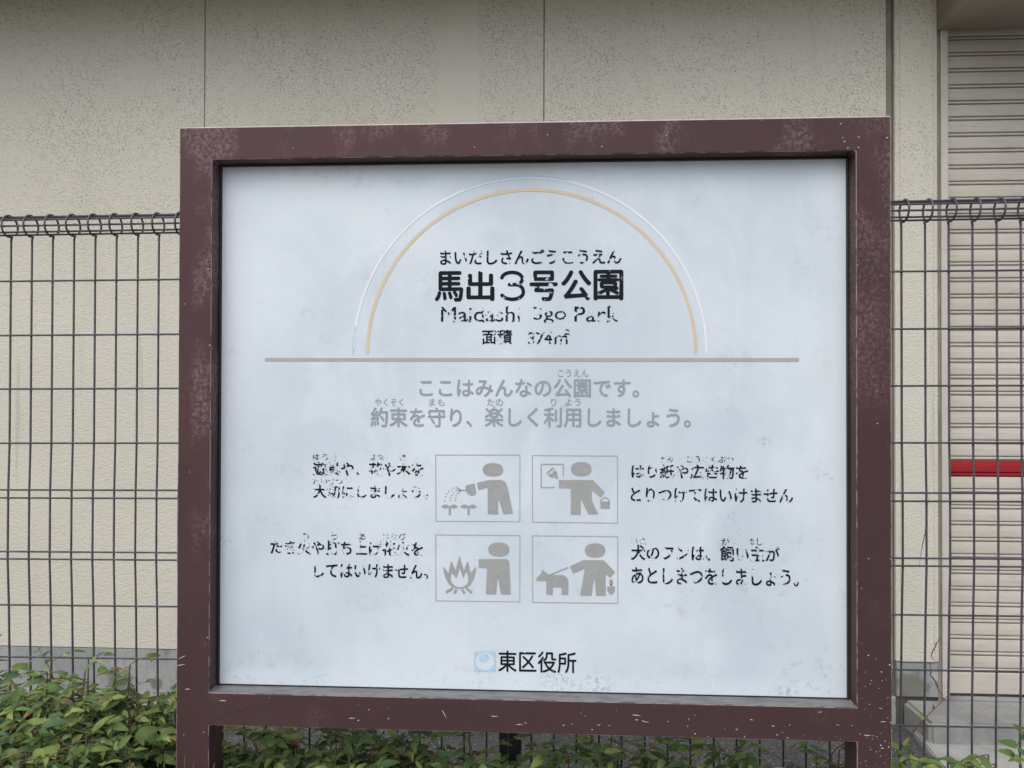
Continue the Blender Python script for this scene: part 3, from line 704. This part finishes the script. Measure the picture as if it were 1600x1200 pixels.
STN=m_simple('dark_run_stain',(.035,.026,.026),(.045,.033,.033),20)
for P in ([(327,1131),(345,1120),(375,1109),(405,1101),(440,1097)],[(590,1117),(640,1115),(680,1108),(700,1104),(725,1108),(750,1118),(772,1130)]):
    bm=bmesh.new();q=[at(x,y,-.0001) for x,y in P];pp=[]
    for i in range(len(q)-1):
        for k in range(6):pp.append(q[i].lerp(q[i+1],k/6))
    for i,p in enumerate(pp):p.z+=.0006*math.sin(i*.9)
    tube(bm,pp,[.0007*(1-abs(i/len(pp)*2-1)*.7) for i in range(len(pp))],4);link('stain_line',tom(bm),STN,sign)
rq=random.Random(77)
for k in range(60):
    u=rq.random();px=rq.choice([rq.uniform(1342,1390)]*3+[rq.uniform(900,1335)]*3+[rq.uniform(350,900)]);py=(1140-(1335-px)*.022+rq.uniform(-38,16)) if px<1335 else rq.uniform(1060,1198)
    L_=rq.choice([.8,1,1.2,1.5,2,5]);a=rq.uniform(-.25,.25);scratch([(px,py),(px+L_*.5,py+a*L_*.5),(px+L_,py+a*L_+rq.uniform(-.4,.4))],rq.uniform(.7,1.3))

# ============================================================ PLANTS
def leafmesh(seed):
    r=random.Random(seed);bm=bmesh.new();w_=r.uniform(.44,.66);cv=r.uniform(.08,.3);fold=r.uniform(.10,.30);tw_=r.uniform(-.3,.3)
    N=7;rows=[]
    for i in range(N+1):
        t=i/N;hw=w_/2*1.86*(t**.62)*((1-t)**.92) if 0<i<N else .006
        y=t;z=-cv*t*t+.05*math.sin(t*3);a=tw_*t
        row=[]
        for s in (-1,0,1):
            x=s*hw;zz=z+abs(s)*hw*fold*2
            row.append(bm.verts.new((x*math.cos(a)-0*zz,y,zz+x*math.sin(a))))
        rows.append(row)
    for i in range(N):
        for k in (0,1):
            f=bm.faces.new((rows[i][k],rows[i][k+1],rows[i+1][k+1],rows[i+1][k]));f.smooth=True
    return tom(bm,'leaf')
LM=[leafmesh(s) for s in range(10)]
for q in LM:q.materials.append(LEAF)
LV=[([tuple(v.co) for v in q.vertices],[tuple(p.vertices) for p in q.polygons]) for q in LM]
def shrub(x,y,w_,d_,ztop,nst,seed,label,lean=(0,0),zlow=.35,lsc=1.,grp='shrubs round the sign',solo=150,shoots=0,stemmat=STEM):
    r=random.Random(seed);root=empty('leafy_shrub',(x,y,ZG),label,'shrub',grp);bm=bmesh.new();leaves=[]
    def leaf(p,d,up,L):
        d=d.normalized();sx=d.cross(up);
        if sx.length<1e-3:sx=Vector((1,0,0))
        sx.normalize();up2=sx.cross(d)
        M_=Matrix((sx,d,up2)).transposed().to_4x4()
        M_=Matrix.Translation(p)@M_@Matrix.Rotation(r.uniform(-.5,.5),4,'Y')@Matrix.Scale(L,4);leaves.append((M_,r.randrange(len(LM))))
    def frond(p,d,L,n,sz):
        if p.y+d.y*L<.03 and oL-.07<p.x<oR+.05:return
        P=[p];q=p.copy();dd=d.normalized()
        K=n*2
        for i in range(K):
            dd=(dd+Vector((r.uniform(-.12,.12),r.uniform(-.12,.12),r.uniform(-.16,.03)))).normalized();q=q+dd*L/K;P.append(q.copy())
        tube(bm,P,[.0011*(1-.6*i/len(P)) for i in range(len(P))],4,False)
        for i in range(1,n+1):
            q=P[i*2] if i*2<len(P) else P[-1];side=dd.cross(Vector((0,0,1)))
            if side.length<.05:side=Vector((1,0,0))
            side.normalize()
            for s in (-1,1):
                if r.random()<.08:continue
                ld=(side*s+dd*r.uniform(.3,.9)+Vector((0,0,r.uniform(-.35,.35))));leaf(q,ld,Vector((r.uniform(-.5,.5),r.uniform(-.7,.3),1)),sz*r.uniform(.65,1.15))
        leaf(P[-1],dd+Vector((0,0,r.uniform(-.3,.2))),Vector((r.uniform(-.4,.4),-.7,1)),sz*r.uniform(.95,1.45))
    for s in range(nst):
        ax,ay=r.uniform(-1,1),r.uniform(-1,1)
        bx_,by_=x+ax*w_*.35,y+ay*d_*.35
        ht=ztop-ZG-r.uniform(0,.085)-(.05*(ax*ax)) ;tall=s<shoots
        if tall:ht=ztop-ZG+r.uniform(.03,.07)
        tx,ty=x+ax*w_*.5+r.gauss(0,.02)+lean[0],y+ay*d_*.5+r.gauss(0,.02)+lean[1]
        P=[]
        for i in range(9):
            t=i/8;P.append(Vector((bx_+(tx-bx_)*t**1.5+r.gauss(0,.003),by_+(ty-by_)*t**1.5+r.gauss(0,.003),ZG+ht*t*.97)))
        tube(bm,P,[.0034*(1-.75*i/8)+.0006 for i in range(9)],5,False)
        nf=r.randint(9,13) if not tall else 6
        for k in range(nf):
            t=1-(k/nf)*.62 if not tall else 1-(k/nf)*.35
            if P[0].z+(P[-1].z-P[0].z)*t<zlow:continue
            u=t*8;i=min(7,int(u));p=P[i].lerp(P[i+1],u-i);a=r.uniform(0,6.283);el=r.uniform(.05,.7)
            if tall:frond(p,Vector((math.cos(a),math.sin(a)*.6,.5)),r.uniform(.035,.06),2,.024*lsc)
            else:frond(p,Vector((math.cos(a),math.sin(a),el)),r.uniform(.05,.11),r.randint(2,4),.0335*lsc)
    link('stems',tom(bm),stemmat,root)
    # the biggest in the picture (nearest, highest, in view) as single leaves
    def key(e):
        p=e[0].translation;v=p-CAM;dz=v.dot(fwd);u=800+F*v.dot(right)/dz;vv_=600+F*v.dot(down)/dz
        out=0 if (-20<u<1620 and vv_<1225) else 1
        beh=1 if (p.y>0 and oL-.01<p.x<oR+.01 and vv_<1125) else 0
        return (out+beh,dz-p.z*.8)
    # leaves may not pass through the sign's board or posts
    def ok(e):
        p=e[0].translation;q=e[0]@Vector((0,1,0))
        for a in(p,q,(p+q)/2):
            if -.006<a.y<FD+.006 and (oL-.004<a.x<opL+.004 or opR-.004<a.x<oR+.004 or (a.z>rB-.004 and oL<a.x<oR)):return False
            if abs(a.y-YF-foff(a.z))<.004:return False
            if a.y<.01 and oL-.01<a.x<oR+.01 and (opR>a.x>opL or a.z>at(300,1178,0).z):return False
        return True
    leaves=[e for e in leaves if ok(e)];leaves.sort(key=key)
    for M_,k in leaves[:solo]:
        o=bpy.data.objects.new('leaf',LM[k]);COL.objects.link(o);o.parent=root;o.matrix_local=Matrix.Translation(-ORG[root])@M_
    V_=[];F_=[]
    for M_,k in leaves[solo:]:
        b=len(V_);V_+=[tuple(M_@Vector(c)) for c in LV[k][0]];F_+=[tuple(i+b for i in f) for f in LV[k][1]]
    if F_:
        me=bpy.data.meshes.new('foliage');me.from_pydata(V_,[],F_)
        for p in me.polygons:p.use_smooth=True
        link('foliage',me,LEAF,root,kind='stuff')
    return root
def zt(py,Y):return at(800,py,Y).z
# hedge left of the sign, from the picture's edge to the left post
def XZ(px,Y):return at(px,1100,Y).x
for (px,Y,w_,d_,py,n,sd_,lab,kw) in [
  (-60,.10,.30,.26,1070,50,11,'dense green shrub at the far left edge, cut by the frame edge',{}),
  (55,.14,.28,.20,1066,52,12,'tallest leafy clump at far left, long shoots rising past the lowest wire',dict(shoots=3)),
  (150,.10,.24,.24,1088,56,13,'bushy green shrub between the left clump and the bare wall stain',dict(shoots=1)),
  (235,.14,.20,.20,1100,42,14,'yellow-green shrub touching the left post of the sign',dict(shoots=2)),
  (110,-.10,.62,.18,1150,90,15,'low dense greenery in front of the other clumps left of the sign',{}),
  (395,.15,.20,.12,1136,38,16,'dark green shrub under the sign beside the left post',{}),
  (505,.15,.20,.12,1140,46,17,'shaded shrub under the lower rail, second from the left post',{}),
  (610,.15,.18,.12,1146,38,18,'shrub with a red twig under the rail just left of the fence post',{}),
  (740,.14,.20,.10,1160,26,19,'sparse sprigs in front of the black fence post under the sign',dict(shoots=1)),
  (900,.14,.20,.10,1154,28,20,'thin sprigs under the office name, right of the fence post',dict(shoots=1)),
  (1030,.14,.20,.10,1152,30,21,'leafy clump under the rail below the right-hand text',{}),
  (1160,.14,.18,.10,1154,30,22,'leafy clump with brown leaves under the right end of the rail',{}),
  (1290,.13,.10,.10,1146,16,23,'small shrub tucked beside the right post of the sign',{}),
  (1422,.06,.05,.10,1140,13,24,'bright yellow-green sprig just right of the right post',dict(lsc=1.15)),
  (1600,.05,.09,.12,1130,9,25,'leafy sprigs in the lower right corner by the fence',{}),
]:
    shrub(XZ(px,Y),Y,w_,d_,zt(py,Y),n,sd_,lab,**kw)
# single twigs
def twig(name,P,Y,mat,label,r=.0016,lv=()):
    root=empty(name,at(*P[0],Y if not isinstance(Y,(list,tuple)) else Y[0]),label,'twig');bm=bmesh.new();n=len(P)
    YY=Y if isinstance(Y,(list,tuple)) else [Y]*n;W=[at(x,y,q) for (x,y),q in zip(P,YY)]
    tube(bm,W,[r*(1-.6*i/(n-1)) for i in range(n)],5);link('stem',tom(bm),mat,root)
    rr=random.Random(n*7)
    for (x,y,dx,dy,L) in lv:
        p=at(x,y,sum(YY)/n-.002);d=(at(x+dx,y+dy,sum(YY)/n-.01)-p).normalized();sx=d.cross(Vector((0,-1,.5))).normalized();u=sx.cross(d)
        M_=Matrix.Translation(p)@Matrix((sx,d,u)).transposed().to_4x4()@Matrix.Scale(L,4)
        o=bpy.data.objects.new('leaf',LM[rr.randrange(10)]);COL.objects.link(o);o.parent=root;o.matrix_local=Matrix.Translation(-ORG[root])@M_
twig('red_twig',[(1405,1170),(1424,1146),(1452,1115),(1482,1086)],YF-.05,STEMR,'red leafy shoot rising across the wires right of the sign',.0017,[(1445,1123,-18,-12,.022),(1446,1124,10,6,.012),(1458,1108,2,-12,.012),(1476,1092,-12,-4,.014),(1405,1168,-16,-8,.026),(1410,1165,14,-16,.024),(1412,1168,24,14,.026),(1408,1172,-14,12,.026),(1402,1175,10,14,.03)])
twig('red_twig',[(645,1200),(665,1170),(684,1141)],YF-.04,STEMR,'bare red stem leaning under the rail of the sign',.0017)
twig('dry_twig',[(722,1143),(732,1160),(745,1186)],YF-.03,STEMP,'pale dry stalk hanging below the rail',.0009)
twig('leafy_shoot',[(-20,1064),(12,1052),(35,1040),(54,1030)],YF-.05,STEM,'thin arching shoot at the left edge above the hedge',.0011,[(5,1055,14,-9,.017),(20,1048,12,2,.016),(34,1041,14,-4,.018),(44,1036,12,-10,.014),(-6,1000,8,-12,.02),(-8,1012,12,2,.018)])
twig('leafy_shoot',[(84,1062),(78,1045),(68,1026),(60,1014)],YF-.06,STEM,'upright leafy shoot crossing the lowest visible fence wire',.0011,[(68,1026,10,-12,.022),(72,1034,12,-6,.016),(66,1024,-14,4,.014),(61,1016,-10,6,.012),(61,1015,4,-8,.012),(76,1042,-16,4,.018),(78,1044,4,10,.016),(74,1038,-6,-10,.012)])
twig('dry_twig',[(142,1058),(160,1050),(183,1039)],YF-.06,STEMP,'dry stalk with a withered leaf tip above the hedge',.0007)
twig('leafy_shoot',[(1605,1130),(1590,1165),(1600,1215)],YF-.08,STEM,'shoot in the bottom right corner',.0012,[(1596,1145,-10,-14,.026),(1594,1155,14,-10,.024),(1590,1165,-30,-8,.040),(1590,1168,12,12,.03),(1592,1180,-16,10,.028),(1596,1192,-12,-8,.03)])
print('objects',len(bpy.data.objects))
